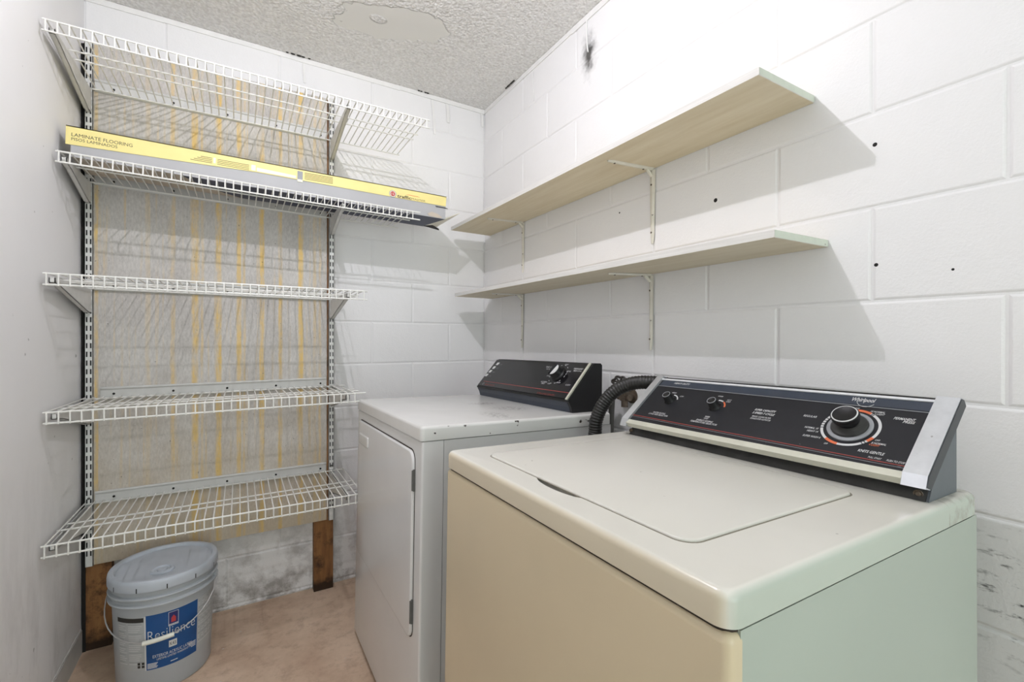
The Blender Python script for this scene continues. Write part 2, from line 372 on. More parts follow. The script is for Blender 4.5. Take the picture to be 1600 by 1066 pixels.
# ------------------------------------------------------------------ mesh helpers
class MB:
    def __init__(s): s.v = []; s.f = []; s.mi = []; s.mats = []
    def m(s, mat):
        if mat not in s.mats: s.mats.append(mat)
        return s.mats.index(mat)
    def add(s, vs, fs, mat):
        o = len(s.v); k = s.m(mat)
        s.v += [tuple(p) for p in vs]
        for f in fs:
            s.f.append([i+o for i in f]); s.mi.append(k)
    def box(s, x0, x1, y0, y1, z0, z1, mat):
        vs = [(x, y, z) for z in (z0, z1) for y in (y0, y1) for x in (x0, x1)]
        s.add(vs, [(0, 2, 3, 1), (4, 5, 7, 6), (0, 1, 5, 4), (2, 6, 7, 3), (0, 4, 6, 2), (1, 3, 7, 5)], mat)
    def prism(s, poly, h0, h1, mat, fn):
        """poly in (u,v), swept h0..h1; fn(u,v,h)->xyz"""
        n = len(poly)
        vs = [fn(u, v, h0) for u, v in poly] + [fn(u, v, h1) for u, v in poly]
        fs = [list(range(n))[::-1], list(range(n, 2*n))] + [(i, (i+1) % n, n+(i+1) % n, n+i) for i in range(n)]
        s.add(vs, fs, mat)
    def rings(s, rings, mat, cap0=True, cap1=True, close=True):
        n = len(rings[0]); vs = [p for r in rings for p in r]; fs = []
        for k in range(len(rings)-1):
            for i in range(n if close else n-1):
                j = (i+1) % n
                fs.append((k*n+i, k*n+j, (k+1)*n+j, (k+1)*n+i))
        if cap0: fs.append(list(range(n))[::-1])
        if cap1: fs.append([(len(rings)-1)*n+i for i in range(n)])
        s.add(vs, fs, mat)
    def slab(s, u0, u1, v0, v1, h0, h1, mat, fn, rc=0.01, bev=0.004, n=6, nb=4, both=False):
        """rounded rectangle slab with a rounded top edge"""
        if not isinstance(rc, (tuple, list)): rc = (rc,)*4
        def ring(ins, h):
            out = []
            for (cu, cv, a0, r) in ((u1, v1, 0, rc[0]), (u0, v1, 90, rc[1]), (u0, v0, 180, rc[2]), (u1, v0, 270, rc[3])):
                su = -1 if cu == u1 else 1; sv = -1 if cv == v1 else 1
                rr = max(r, 1e-4)
                ci, cj = cu+su*rr, cv+sv*rr
                re = max(rr-ins, 1e-5)
                ou = cu+su*max(rr, ins) if rr < ins else ci
                ov = cv+sv*max(rr, ins) if rr < ins else cj
                for k in range(n+1):
                    a = R(a0+90*k/n)
                    out.append(fn(ou+re*math.cos(a), ov+re*math.sin(a), h))
            return out
        rs = []
        sg = 1 if h1 > h0 else -1
        if both:
            for k in range(nb, 0, -1):
                a = PI/2*k/nb
                rs.append(ring(bev*(1-math.cos(a)), h0+sg*bev*(1-math.sin(a))))
        rs.append(ring(0, h0 + (sg*bev if both else 0)))
        for k in range(nb+1):
            a = PI/2*k/nb
            rs.append(ring(bev*(1-math.cos(a)), h1-sg*bev*(1-math.sin(a))))
        s.rings(rs, mat)
    def tube(s, pts, r, mat, n=8, rfun=None, closed=False):
        pts = [Vector(p) for p in pts]; rs = []
        L = len(pts)
        prev = None
        for i, p in enumerate(pts):
            if closed: t = pts[(i+1) % L]-pts[i-1]
            else: t = (pts[min(i+1, L-1)]-pts[max(i-1, 0)])
            t.normalize()
            if prev is None:
                a = Vector((0, 0, 1)) if abs(t.z) < 0.9 else Vector((1, 0, 0))
                nx = t.cross(a).normalized()
            else:
                nx = (prev-t*prev.dot(t)).normalized()
            prev = nx; ny = t.cross(nx)
            rr = rfun(i) if rfun else r
            rs.append([p+(nx*math.cos(2*PI*k/n)+ny*math.sin(2*PI*k/n))*rr for k in range(n)])
        if closed: rs.append(rs[0]); s.rings(rs, mat, False, False)
        else: s.rings(rs, mat)
    def lathe(s, prof, mat, fn=lambda x, y, z: (x, y, z), n=48, cap0=True, cap1=True):
        rs = [[fn(r*math.cos(2*PI*k/n), r*math.sin(2*PI*k/n), z) for k in range(n)] for r, z in prof]
        s.rings(rs, mat, cap0, cap1)
    def arc(s, cu, cv, r0, r1, a0, a1, h0, h1, mat, fn, n=24):
        """flat ring sector of small thickness"""
        out = []
        for k in range(n+1):
            a = R(a0+(a1-a0)*k/n)
            c, q = math.cos(a), math.sin(a)
            out.append([fn(cu+r0*c, cv+r0*q, h0), fn(cu+r1*c, cv+r1*q, h0), fn(cu+r1*c, cv+r1*q, h1), fn(cu+r0*c, cv+r0*q, h1)])
        s.rings(out, mat)
    def text(s, txt, u0, u1, v0, v1, mat, fn, h=0.0005, shear=0.0, bold=0.0, res=3):
        """lettering fitted to the box u0..u1, v0..v1 of the surface fn"""
        cu = bpy.data.curves.new('t', 'FONT'); cu.body = txt; cu.resolution_u = res; cu.shear = shear; cu.offset = bold
        ob = bpy.data.objects.new('t', cu); C.objects.link(ob)
        dg = bpy.context.evaluated_depsgraph_get()
        me = ob.evaluated_get(dg).to_mesh()
        vs = [v.co.copy() for v in me.vertices]
        fs = [list(p.vertices) for p in me.polygons]
        ob.evaluated_get(dg).to_mesh_clear()
        bpy.data.objects.remove(ob); bpy.data.curves.remove(cu)
        if not vs: return
        xs = [p.x for p in vs]; ys = [p.y for p in vs]
        x0, x1, y0, y1 = min(xs), max(xs), min(ys), max(ys)
        s.add([fn(u0+(p.x-x0)/(x1-x0)*(u1-u0), v0+(p.y-y0)/(y1-y0)*(v1-v0), h) for p in vs], fs, mat)
    def build(s, name, parent=None, smooth=35, loc=None):
        me = bpy.data.meshes.new(name)
        me.from_pydata(s.v, [], s.f)
        for mt in s.mats: me.materials.append(M[mt])
        me.polygons.foreach_set('material_index', s.mi)
        bm = bmesh.new(); bm.from_mesh(me)
        bmesh.ops.recalc_face_normals(bm, faces=bm.faces)
        bm.to_mesh(me); bm.free()
        if smooth:
            me.polygons.foreach_set('use_smooth', [True]*len(me.polygons))
            me.set_sharp_from_angle(angle=R(smooth))
        me.update()
        o = bpy.data.objects.new(name, me)
        C.objects.link(o)
        if parent: o.parent = parent
        if loc: o.location = loc
        return o

XYZ = lambda u, v, h: (u, v, h)

def tag(o, label, cat, group=None):
    o['label'] = label; o['category'] = cat
    if group: o['group'] = group
    return o
def thing(name, label, cat, mat=None, group=None):
    o = bpy.data.objects.new(name, None); C.objects.link(o)
    o.empty_display_size = 0.05
    if mat is not None: o.matrix_world = mat
    return tag(o, label, cat, group)
def struct(o):
    o['kind'] = 'structure'
    return o
def pose(loc, yaw=0, tx=0, ty=0):
    return Matrix.Translation(loc) @ Matrix.Rotation(R(yaw), 4, 'Z') @ Matrix.Rotation(R(tx), 4, 'X') @ Matrix.Rotation(R(ty), 4, 'Y')

# ------------------------------------------------------------------ the room
XL, YN, ZC = -1.674, -4.7, 2.43
b = MB(); b.box(XL-0.1, 0.1, YN, 0.1, -0.1, 0.0, 'floor'); struct(b.build('floor', smooth=0))
b = MB(); b.box(XL-0.1, 0.1, YN, 0.1, ZC, ZC+0.1, 'ceiling'); struct(b.build('ceiling', smooth=0))
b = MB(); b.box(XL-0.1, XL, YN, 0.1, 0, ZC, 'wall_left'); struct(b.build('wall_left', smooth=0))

b = MB(); b.box(XL-0.1, 0.1, YN-0.1, YN, 0, ZC, 'wall_left'); struct(b.build('wall_rear', smooth=0))

ZB = 1.2346; S = 0.2032
rows = [-0.0] + [ZB+k*S for k in range(-6, 6)] + [ZC]
def block_face(b, u0, u1, jA, jB, mat, fn):
    """courses of blocks with shallow tooled joints; jA / jB = one joint position in odd / even courses"""
    gap, ch, dep = 0.0022, 0.0032, 0.0024
    for i in range(len(rows)-1):
        z0, z1 = rows[i], rows[i+1]
        k = i-1-6                       # course k lies above line ZB+k*S
        ref = jA if k % 2 == 0 else jB
        js = [u0] + sorted(x for x in (ref+n*2*S for n in range(-12, 12)) if u0+0.03 < x < u1-0.03 and not (k < -2 and -2.2 < x < -1.9)) + [u1]
        for a, c in zip(js[:-1], js[1:]):
            q = [(a+gap, z0+gap), (c-gap, z0+gap), (c-gap, z1-gap), (a+gap, z1-gap)]
            t = [(a+gap+ch, z0+gap+ch), (c-gap-ch, z0+gap+ch), (c-gap-ch, z1-gap-ch), (a+gap+ch, z1-gap-ch)]
            vs = [fn(u, v, dep) for u, v in q] + [fn(u, v, dep*0.25) for u, v in t] + [fn(u+(ch*.6 if ii in (0, 3) else -ch*.6), v+(ch*.6 if ii < 2 else -ch*.6), 0) for ii, (u, v) in enumerate(t)]
            fs = [(j, (j+1) % 4, 4+(j+1) % 4, 4+j) for j in range(4)] + [(4+j, 4+(j+1) % 4, 8+(j+1) % 4, 8+j) for j in range(4)] + [(8, 9, 10, 11)]
            b.add(vs, fs, mat)
b = MB(); b.box(XL-0.1, 0.1, 0.0026, 0.1, 0, ZC, 'wall_back')
block_face(b, XL, 0.0, -0.4131, -0.2113, 'wall_back', lambda u, v, h: (u, h, v)); struct(b.build('wall_back', smooth=0))
b = MB(); b.box(0.0026, 0.1, YN, 0.0026, 0, ZC, 'wall_right')
block_face(b, YN, 0.0, -1.015, -0.8123, 'wall_right', lambda u, v, h: (h, u, v)); wr = struct(b.build('wall_right', smooth=0))
# nail holes and plugs in the right wall
for (y, z, r) in ((-1.8321, 1.5722, .0045), (-1.8354, 1.3126, .004), (-1.9589, 1.2868, .0025), (-1.4476, 1.5523, .006), (-1.06, 1.608, .003), (-.62, 1.40, .0025)):
    b = MB(); b.lathe([(r, 0), (r*.6, 0.0012)], 'hole', lambda x, q, h, y=y, z=z: (-h, y+x, z+q), 10); b.build('nail_hole', wr)
b = MB(); b.box(XL, XL+0.004, YN, -0.044, 0, 0.085, 'baseboard'); b.box(XL, XL+0.0025, YN, -0.044, 0.085, 0.09, 'baseboard'); struct(b.build('baseboard_left', smooth=0))
# paper tape along the ceiling line, lifting in places
def edge_tape(name, u0, u1, fn, steps):
    b = MB()
    for i in range(steps):
        a = u0+(u1-u0)*i/steps; c = u0+(u1-u0)*(i+1)/steps
        hh = 0.021+0.005*random.random()
        b.prism([(a, ZC-hh), (c, ZC-hh-0.002*random.random()), (c, ZC-0.001), (a, ZC-0.001)], -0.0005, -0.0032-0.0018*random.random(), 'tape', fn)
    return struct(b.build(name, smooth=0))
edge_tape('trim_1', XL, -0.004, lambda u, v, h: (u, h, v), 7)
edge_tape('trim_2', YN, -0.004, lambda u, v, h: (h, u, v), 12)

# mould flecks where wall and ceiling meet
def fleck(x, y, n, along, label):
    b = MB()
    for i in range(n):
        t = (i/(max(1, n-1))-.5)*along[2] + random.uniform(-.004, .004)
        r = random.uniform(.004, .008)
        cx, cy = x+along[0]*t, y+along[1]*t
        b.lathe([(r, ZC-0.0002), (r*.8, ZC-0.003), (r*.3, ZC-0.0045)], 'mold', lambda px, py, h, cx=cx, cy=cy: (cx+px*1.5*abs(along[0])+px*.7*abs(along[1]), cy+py*1.5*abs(along[1])+py*.7*abs(along[0]), h), 8)
    tag(b.build('mold_patch'), label, 'mold')
fleck(-0.012, -0.30, 6, (0, 1, .07), 'black mold fleck on the ceiling edge above the wood shelves')
fleck(-0.95, -0.010, 5, (1, 0, .09), 'dark mold flecks along the ceiling edge above the top wire shelf middle')
fleck(-0.36, -0.010, 4, (1, 0, .05), 'small mold flecks on the ceiling edge beside the longest hanging tape strip')

def strip(x0, z1, x1, z0, wdt, label, y=-0.002):
    b = MB()
    n = 6
    pts = [(x0+(x1-x0)*i/n, y-0.004*math.sin(PI*i/n), z1+(z0-z1)*i/n) for i in range(n+1)]
    b.rings([[(p[0]-wdt/2, p[1], p[2]), (p[0]+wdt/2, p[1], p[2]), (p[0]+wdt/2, p[1]-0.002, p[2]), (p[0]-wdt/2, p[1]-0.002, p[2])] for p in pts], 'tape')
    tag(b.build('tape_strip'), label, 'tape strip')
strip(-0.310, 2.405, -0.2954, 2.228, .013, 'longest white tape strip hanging from the ceiling line on the back wall')
strip(-0.2272, 2.405, -0.2197, 2.307, .016, 'short white tape strip on the back wall, second from the corner')
strip(-0.021, 2.405, -0.015, 2.333, .014, 'white tape strip hanging in the corner of the room')
strip(-0.9271, 2.405, -0.9217, 2.317, .010, 'thin white tape strip hanging above the middle of the top wire shelf')
b = MB(); b.tube([(-0.004, -0.497+.004*math.sin(i), 2.40-.137*i/6) for i in range(7)], .002, 'tape', 6)
tag(b.build('hanging_cord'), 'short thin painted cord hanging near the corner end of the right wall', 'cord')
b = MB(); b.tube([(-0.005, -.880, 2.408), (-0.004, -.879, 2.375), (-0.004, -.881, 2.34), (-0.005, -.885, 2.305), (-0.006, -.891, 2.275)], .0028, 'tape', 8)
tag(b.build('hanging_cord'), 'thin painted cord on the right wall ending in a black soot stain', 'cord')

# ------------------------------------------------------------------ backing board, posts, rails
b = MB(); b.box(-1.667, -1.588, -.038, -.001, 0.0, 2.232, 'post'); tag(b.build('furring_post', smooth=0), 'dark brown wooden post in the left corner behind the bucket', 'post', 'posts behind the board')
ep = bpy.data.objects['furring_post']
b = MB(); b.box(-1.6725, -1.6615, -.042, -.002, 0.0, 2.228, 'hole'); b.build('gap_shade_strip', ep, smooth=0)['label'] = 'black strip for the shade in the gap beside the wall'  # dark strip added to stand for the shadowed gap between post and wall
b = MB(); b.box(-.886, -.803, -.038, -.001, 0.0, 2.25, 'post'); tag(b.build('furring_post', smooth=0), 'brown wooden post beside the dryer carrying the right slotted rail', 'post', 'posts behind the board')
b = MB(); b.prism([(-1.637, .316), (-.833, .322), (-.833, 2.25), (-1.637, 2.232)], -.0385, -.046, 'board', lambda u, v, h: (u, h, v))
tag(b.build('backing_board', smooth=0), 'large grey board with yellow glue streaks behind the wire shelves', 'board')

def rail(cx, z0, z1, label):
    b = MB()
    yb, yf, hw = -.0385, -.0545, .0118
    b.box(cx-hw, cx+hw, yf, yf+.002, z0, z1, 'rail')
    b.box(cx-hw, cx-hw+.002, yf, yb, z0, z1, 'rail'); b.box(cx+hw-.002, cx+hw, yf, yb, z0, z1, 'rail')
    n = int((z1-z0-.03)/.0317)
    sl = MB()
    for i in range(n):
        zc = z1-.03-i*.0317
        for dx in (-.0055, .0055):
            sl.box(cx+dx-.0021, cx+dx+.0021, yf-.0004, yf+.001, zc-.0095, zc+.0095, 'slot')
    r = tag(b.build('slotted_rail', smooth=0), label, 'shelf rail', 'slotted shelf rails')
    o = sl.build('slot', r, smooth=0); o['kind'] = 'stuff'
    for zc in (z0+.25, (z0+z1)/2, z1-.2):
        b = MB(); b.lathe([(.0045, yf), (.0045, yf-.0016), (.002, yf-.0022)], 'pipe', lambda x, y, h, zc=zc: (cx+x, h, zc+y), 10); b.build('screw', r)
rail(-1.6495, .315, 2.232, 'left white slotted shelf rail beside the left wall')
rail(-.8135, .320, 2.252, 'right white slotted shelf rail on the brown post')

# ------------------------------------------------------------------ wire shelves with cleats and brackets
names = ['top', 'second', 'third', 'fourth', 'lowest']
extra = ['top wire shelf, long and empty, near the ceiling', 'second wire shelf from the top, holding the yellow carton', 'short middle wire shelf, third from the top',
         'fourth wire shelf from the top, level with the dryer top', 'lowest wire shelf, just above the paint bucket']
spec = [(-1.664, -.4945, 2.0655, .30, .405), (-1.662, -.4985, 1.715, 1.157, .30), (-1.6625, -.749, 1.337, .1, .405), (-1.667, -.751, .937, -.4, .388), (-1.667, -.751, .551, -.1, .405)]
YBK = -.056
for idx, (xa, xb, zd, tilt, dep) in enumerate(spec):
    xc = (xa+xb)/2
    rt_ = thing('wire_shelf', 'white ' + extra[idx], 'wire shelf', pose((xc, YBK, zd), 0, 0, tilt), 'white wire shelves')
    hl = (xb-xa)/2; lip = .032; rr = .0029; rc_ = .0022
    def rod(y, z, a=-hl, c=hl):
        q = MB(); q.tube([(a, y, z), (c, y, z)], rr, 'wire', 8); q.build('rod', rt_)
    rod(-dep, 0); rod(-dep, -lip, -hl, hl if idx != 3 else hl-.024); rod(0, -rr-rc_, -hl+.002, hl-.006)
    if dep > .35: rod(-.165*dep/.405*1.0-.04, -rr-rc_, -hl+.002, hl-.004); rod(-.262, -rr-rc_, -hl-.002, hl-.002)
    else: rod(-.17, -rr-rc_, -hl+.002, hl-.004)
    n = int((xb-xa-.02)/.0255) - (idx == 3)
    st = -hl+.008
    q = MB()
    zt = rr+.0002
    q.tube([(0, .004, 0), (0, -dep*.5, 0), (0, -dep+.002, zt*.5), (0, -dep-rr*.9, -.002), (0, -dep-rr*.9, -lip*.5), (0, -dep-rr*.9, -lip-.003)], rc_, 'wire', 6)
    w0 = q.build('cross_wire', rt_)
    for i in range(n+1):
        o = w0 if i == 0 else w0.copy()
        if i: C.objects.link(o); o.parent = rt_
        o.location = (st+i*.0255, 0, 0)
    # cleat screwed to the board behind the shelf
    q = MB()
    z0 = zd-.010; x0, x1 = (-1.6335 if idx != 3 else -1.618), -.836
    prof = [(-.0462, 0), (-.0505, 0), (-.0525, .003), (-.0525, .006), (-.0500, .008), (-.0500, .036), (-.0535, .038), (-.0545, .042), (-.0525, .046), (-.0462, .046)]
    dzl, dzr = -math.sin(R(tilt))*(x0-xc), -math.sin(R(tilt))*(x1-xc)
    q.rings([[(x, y, z0+z+dz) for y, z in prof] for x, dz in ((x0, dzl), (x1, dzr))], 'cleat')
    cl = tag(q.build('wall_cleat', smooth=30), 'white metal cleat screwed to the board behind the %s wire shelf' % names[idx], 'cleat', 'cleats on the board')
    for sx in (-1.58, -1.40, -1.22, -1.04, -.86):
        q = MB(); q.lathe([(.0042, -.0498), (.0042, -.0516), (.002, -.0525)], 'hole', lambda x, y, h, sx=sx: (sx+x, h, z0+.02-math.sin(R(tilt))*(sx-xc)+y), 10); q.build('screw', cl)
    # two arms hooked in the rails
    for side, cx in (('left', -1.6495), ('right', -.8135)):
        q = MB()
        zt = zd-.0085-math.sin(R(tilt))*(cx-xc)
        L = dep-.025; hw = .0072
        drop = .085 if dep > .35 else .075
        poly = [(-.055, -drop), (-.055, .0), (-.055-L, 0), (-.055-L, -.016), (-.055-L+.05, -.022), (-.085, -drop)]
        q.prism(poly, cx-hw, cx-hw+.0022, 'bracket', lambda u, v, h: (h, u, zt+v))
        q.prism(poly, cx+hw-.0022, cx+hw, 'bracket', lambda u, v, h: (h, u, zt+v))
        low = [(-.055-L, -.016), (-.055-L+.05, -.022), (-.085, -drop), (-.0555, -drop)]
        lows = [(u, v+.0022) for u, v in low][::-1]
        q.prism(low+lows, cx-hw, cx+hw, 'bracket', lambda u, v, h: (h, u, zt+v))
        q.prism([(-.055-L, -.016), (-.055-L, 0), (-.055-L+.0022, 0), (-.055-L+.0022, -.016)], cx-hw, cx+hw, 'bracket', lambda u, v, h: (h, u, zt+v))
        tag(q.build('shelf_bracket', smooth=0), 'white %s bracket under the %s wire shelf' % (side, names[idx]), 'bracket', 'brackets under the wire shelves')

# ------------------------------------------------------------------ flooring carton on the second shelf
xa, xb, zd, tilt, dep = spec[1]
zl = zd+math.sin(R(tilt))*((xb-xa)/2+ -.010)
ct = thing('flooring_carton', 'long yellow and grey laminate flooring carton on the second wire shelf', 'carton', pose((-1.652, -.305, zl+.0045), 0, 0, tilt))
DP = .185; LN = 1.292
fr = lambda u, v, h: (u, -h, v)            # front face, h outwards
b = MB()
t = .0025
b.box(.012, LN, 0, t, .0, .098, 'cgrey')                    # front panel
b.box(.012, LN, DP-t, DP, .0, .098, 'cgrey')
b.box(.012, LN, t, DP-t, .0955, .098, 'yellow')
b.box(.012, .0145, t, DP-t, 0, .0955, 'cgrey')
b.prism([(.30, t), (LN, t), (LN-.045, DP-t), (.48, DP-t), (.36, .10)], 0.0, t, 'navy', lambda u, v, h: (u, v, h))
b.prism([(.0145, t), (.30, t), (.36, .10), (.48, DP-t), (.0145, DP-t)], 0.0, t, 'kraft', lambda u, v, h: (u, v, h))
b.build('carton_body', ct, smooth=0)
b = MB()
b.prism([(0, .0373), (.35, .050), (.53, .058), (LN, .0585), (LN+.003, .1045), (.6, .1005), (0, .0975)], -.0001, .0022, 'yellow', fr)
b.prism([(0, .0975), (.6, .1005), (LN+.003, .1045), (LN+.003, .1015), (.6, .0975), (0, .0945)], .0022, -DP, 'yellow', fr)
b.build('yellow_sleeve', ct, smooth=0)['label'] = 'yellow printed upper band'
b = MB()
e_ = .0024
b.text('LAMINATE FLOORING', .0136, .1655, .0650, .0760, 'ink_black', fr, e_)
b.text('PISOS LAMINADOS', .0136, .1266, .0520, .0612, 'ink_black', fr, e_)
b.build('lettering', ct, smooth=0); b = MB()
for i in range(4):
    for a, c in ((.325+.01*(3-i), .389), (.405, .505)):
        b.prism([(a, .079-i*.0058), (c, .0795-i*.0058), (c, .0775-i*.0058), (a, .077-i*.0058)], 0, e_, 'ink_brown', fr)
for a, c in ((.393, .400), (.512, .526)):
    b.prism([(a, .062), (c, .062), (c, .082), (a, .082)], 0, e_, 'cwhite', fr)
b.prism([(.53, .0615), (.664, .0615), (.664, .072), (.53, .075)], 0, e_, 'cwhite', fr)
for i in range(5):
    b.prism([(.695, .090-i*.0058), (.80, .0925-i*.0058), (.80, .0902-i*.0058), (.695, .0877-i*.0058)], 0, e_, 'ink_brown', fr)
b.build('lettering', ct, smooth=0); b = MB()
b.text('traffic', 1.0652, 1.128, .0600, .0735, 'ink_black', fr, e_, bold=.02)
b.text('MASTER', 1.130, 1.1937, .0615, .0695, 'ink_brown', fr, e_)
b.prism([(1.10, .0785), (1.17, .078), (1.155, .0800), (1.12, .0805)], 0, e_, 'ink_orange', fr)
b.build('logo_print', ct, smooth=0)
b = MB()
b.prism([(.669, .050), (.688, .050), (.688, .092), (.669, .092)], 0, .0026, 'ink_grey', fr)
b.prism([(.669, .050), (.688, .050), (.688, .060), (.669, .060)], 0, .0028, 'cwhite', fr)
b.build('sticker', ct, smooth=0)['label'] = 'small grey sticker'
b = MB()
cx_, cz_ = 1.0455, .0715
b.arc(cx_, cz_, 0, .0155, 0, 360, 0, .0025, 'ink_grey', fr)
b.arc(cx_, cz_, 0, .0135, 0, 360, 0, .0027, 'cwhite', fr)
b.arc(cx_, cz_, 0, .0105, 0, 360, 0, .0029, 'label_red', fr)
b.text('15', cx_-.006, cx_+.006, cz_-.005, cz_+.005, 'cwhite', fr, .0031)
b.build('round_badge', ct, smooth=0)['label'] = 'round red badge'
def flap(pts, mat):
    q = MB(); n = Vector(pts[1])-Vector(pts[0]); m2 = Vector(pts[2])-Vector(pts[0]); nn = n.cross(m2).normalized()*.0022
    q.rings([[Vector(p) for p in pts], [Vector(p)+nn for p in pts]], mat); return q.build('flap', ct, smooth=0)
flap([(LN, .002, .003), (LN-.045, DP-.006, .003), (LN+.020, DP-.03, .002), (LN+.088, .036, .052)], 'cwhite')
flap([(LN-.045, DP-.012, .0), (LN-.012, DP-.05, .0), (LN+.030, DP-.03, -.010), (LN+.034, DP-.022, -.013)], 'ink_black')
flap([(LN-.05, -.0005, .054), (LN, -.0005, .0535), (LN+.010, -.003, .0505), (LN-.045, -.002, .0505)], 'ink_black')
b = MB()
b.prism([(1.205, .012), (1.225, .024), (1.258, .018), (1.276, .004), (1.255, .001), (1.215, .003)], -.0003, .0012, 'kraft', fr)
b.build('torn_patch', ct, smooth=0)['label'] = 'brown torn cardboard patch'

# ------------------------------------------------------------------ plank shelves on the right wall
def plank(label, pts, z0, th, dz):
    b = MB()
    lo = [(x, y, z0+dz*(y-pts[0][1])) for x, y in pts]; hi = [(x, y, z+th) for x, y, z in lo]
    def ins(r, k):
        c = Vector((sum(p[0] for p in r)/4, sum(p[1] for p in r)/4, r[0][2]))
        return [Vector(p)+(Vector((c.x-p[0], c.y-p[1], 0)).normalized()*k) for p in r]
    r0, r1 = ins(lo, .0012), ins(hi, .0012)
    b.rings([r0, [Vector(p)+Vector((0, 0, .0012)) for p in lo], [Vector(p)-Vector((0, 0, .0012)) for p in hi], r1], 'plank_edge', False, False)
    b.add(r0, [(3, 2, 1, 0)], 'plank'); b.add(r1, [(0, 1, 2, 3)], 'plank')
    b.add([(pts[0][0]+.0012, pts[0][1]-.0003, z0+.0008), (pts[1][0], pts[1][1]-.0003, z0+.0008), (pts[1][0], pts[1][1]-.0003, z0+th-.0008), (pts[0][0]+.0012, pts[0][1]-.0003, z0+th-.0008)], [(0, 1, 2, 3)], 'plank_end')
    tag(b.build('wall_shelf', smooth=0), label, 'shelf', 'painted plank shelves')
plank('upper painted plank shelf on the right wall, empty', [(-.2265, -1.711), (-.001, -1.711), (-.001, -.070), (-.2345, -.078)], 1.7157, .0172, 0)
plank('lower painted plank shelf on the right wall, above the appliances', [(-.209, -1.735), (-.001, -1.742), (-.001, -.095), (-.2255, -.108)], 1.367, .0168, .002)
def angle_bracket(y, z, leg, arm, yaw, label):
    root = thing('angle_bracket', label, 'bracket', pose((-.001, y, z), yaw), 'stamped angle brackets')
    def bar(L, along):
        q = MB(); w0, w1 = .0140, .0085
        n = 10
        rs = []
        for i in range(n+1):
            t_ = i/n; d = .004+L*t_; hw = w0+(w1-w0)*t_
            if i == n: hw *= .45
            prof = [(-hw, 0), (-hw*.5, .0025), (-hw*.25, .0055), (hw*.25, .0055), (hw*.5, .0025), (hw, 0)]
            rs.append([((-d, s_, -h-.0002) if along == 'arm' else (-h-.0002, s_, -d)) for s_, h in prof])
        q.rings(rs, 'anglebr')
        if along == 'leg':
            q.tube([(-.024, 0, -.0045), (-.018, 0, -.0105), (-.0105, 0, -.018), (-.0045, 0, -.024)], .0055, 'anglebr', 8)
        p = q.build('bracket_' + along, root)
        q = MB()
        for t_ in (.2, .85):
            d = .004+L*t_
            q.lathe([(.0034, .005), (.003, .0075)], 'valve', (lambda x, yy, h: (-d+x, yy, -h)) if along == 'arm' else (lambda x, yy, h: (-h, x, -d+yy)), 8)
        q.build('screw', p)
    bar(leg, 'leg'); bar(arm, 'arm')
angle_bracket(-1.215, 1.7155, .243, .178, -6, 'angle bracket under the upper plank shelf, near its middle')
angle_bracket(-.41, 1.7155, .238, .182, -6, 'angle bracket under the upper plank shelf, close to the room corner')
angle_bracket(-1.211, 1.3675, .248, .150, -18, 'angle bracket under the lower plank shelf, near its middle')
angle_bracket(-.405, 1.3692, .255, .150, -12, 'angle bracket under the lower plank shelf, close to the room corner')

# ------------------------------------------------------------------ paint bucket
BX, BY = -1.399, -.284
bk = thing('paint_bucket', 'grey plastic paint bucket with lid and blue label on the floor under the shelves', 'bucket', Matrix.Translation((BX, BY, 0)))
def rad(z): return .1325+(.1435-.1325)*z/.30
b = MB()
b.lathe([(.10, .004), (.124, .0), (.129, .002), (.1325, .010), (rad(.285), .285), (.1465, .287), (.1535, .289), (.1545, .292), (.1535, .295), (.1465, .2985), (.1455, .301), (.1455, .311),
         (.1535, .3135), (.1548, .3165), (.1535, .3195), (.1455, .322), (.1455, .343), (.1475, .356), (.140, .358)], 'bucket', n=72)
b.build('bucket_body', bk, smooth=30)
b = MB()
b.lathe([(.1500, .3405), (.1545, .3405), (.1552, .343), (.1552, .364), (.1540, .3705), (.1515, .3740), (.1460, .3750), (.1390, .3745), (.1355, .3700), (.1340, .3655), (.10, .3650), (.0001, .3650)], 'bucket_lid', n=72, cap0=False)
for a in range(0, 360, 30):          # tear tabs
    c, s_ = math.cos(R(a+8)), math.sin(R(a+8))
    b.add([(c*.1556-s_*d, s_*.1556+c*d, z) for z in (.341, .356) for d in (-.0015, .0015)], [(0, 1, 3, 2)], 'hole')
ld = b.build('bucket_lid', bk, smooth=30)
b = MB()
px_, py_ = -.002, -.060
b.lathe([(.034, .3652), (.033, .3690), (.029, .3725), (.025, .3720), (.0225, .3675), (.0150, .3660), (.013, .3700), (.0001, .3705)], 'bucket_lid', lambda x, y, z: (px_+x, py_+y, z), 32, cap0=False)
b.build('spout_cap', ld, smooth=30)
def cyl(off=0.0):
    return lambda a, z, h: ((rad(z)+h+off)*math.cos(R(a)), (rad(z)+h+off)*math.sin(R(a)), z)
def patch(b, a0, a1, z0, z1, h, mat, n=16):
    f = cyl()
    rs = []
    for i in range(n+1):
        a = a0+(a1-a0)*i/n
        rs.append([f(a, z0, 0), f(a, z1, 0), f(a, z1, h), f(a, z0, h)])
    b.rings(rs, mat)
b = MB()
patch(b, -143.5, -106.0, .082, .2575, .0008, 'label_grey'); patch(b, -106.2, -104.6, .080, .2575, .0009, 'ink_white', 2)
patch(b, -104.7, -45.5, .080, .2590, .0008, 'label_blue', 24); patch(b, -45.6, -6, .088, .2600, .0008, 'label_grey')
f = cyl()
patch(b, -80.5, -69.5, .2085, .2605-.006, .0011, 'ink_white', 4); patch(b, -80.0, -70.0, .215, .2535, .0014, 'label_navy', 4)
b.prism([(-77.5, .220), (-72.5, .220), (-72.5, .234), (-75, .243), (-77.5, .234)], .0012, .0016, 'label_red', f)
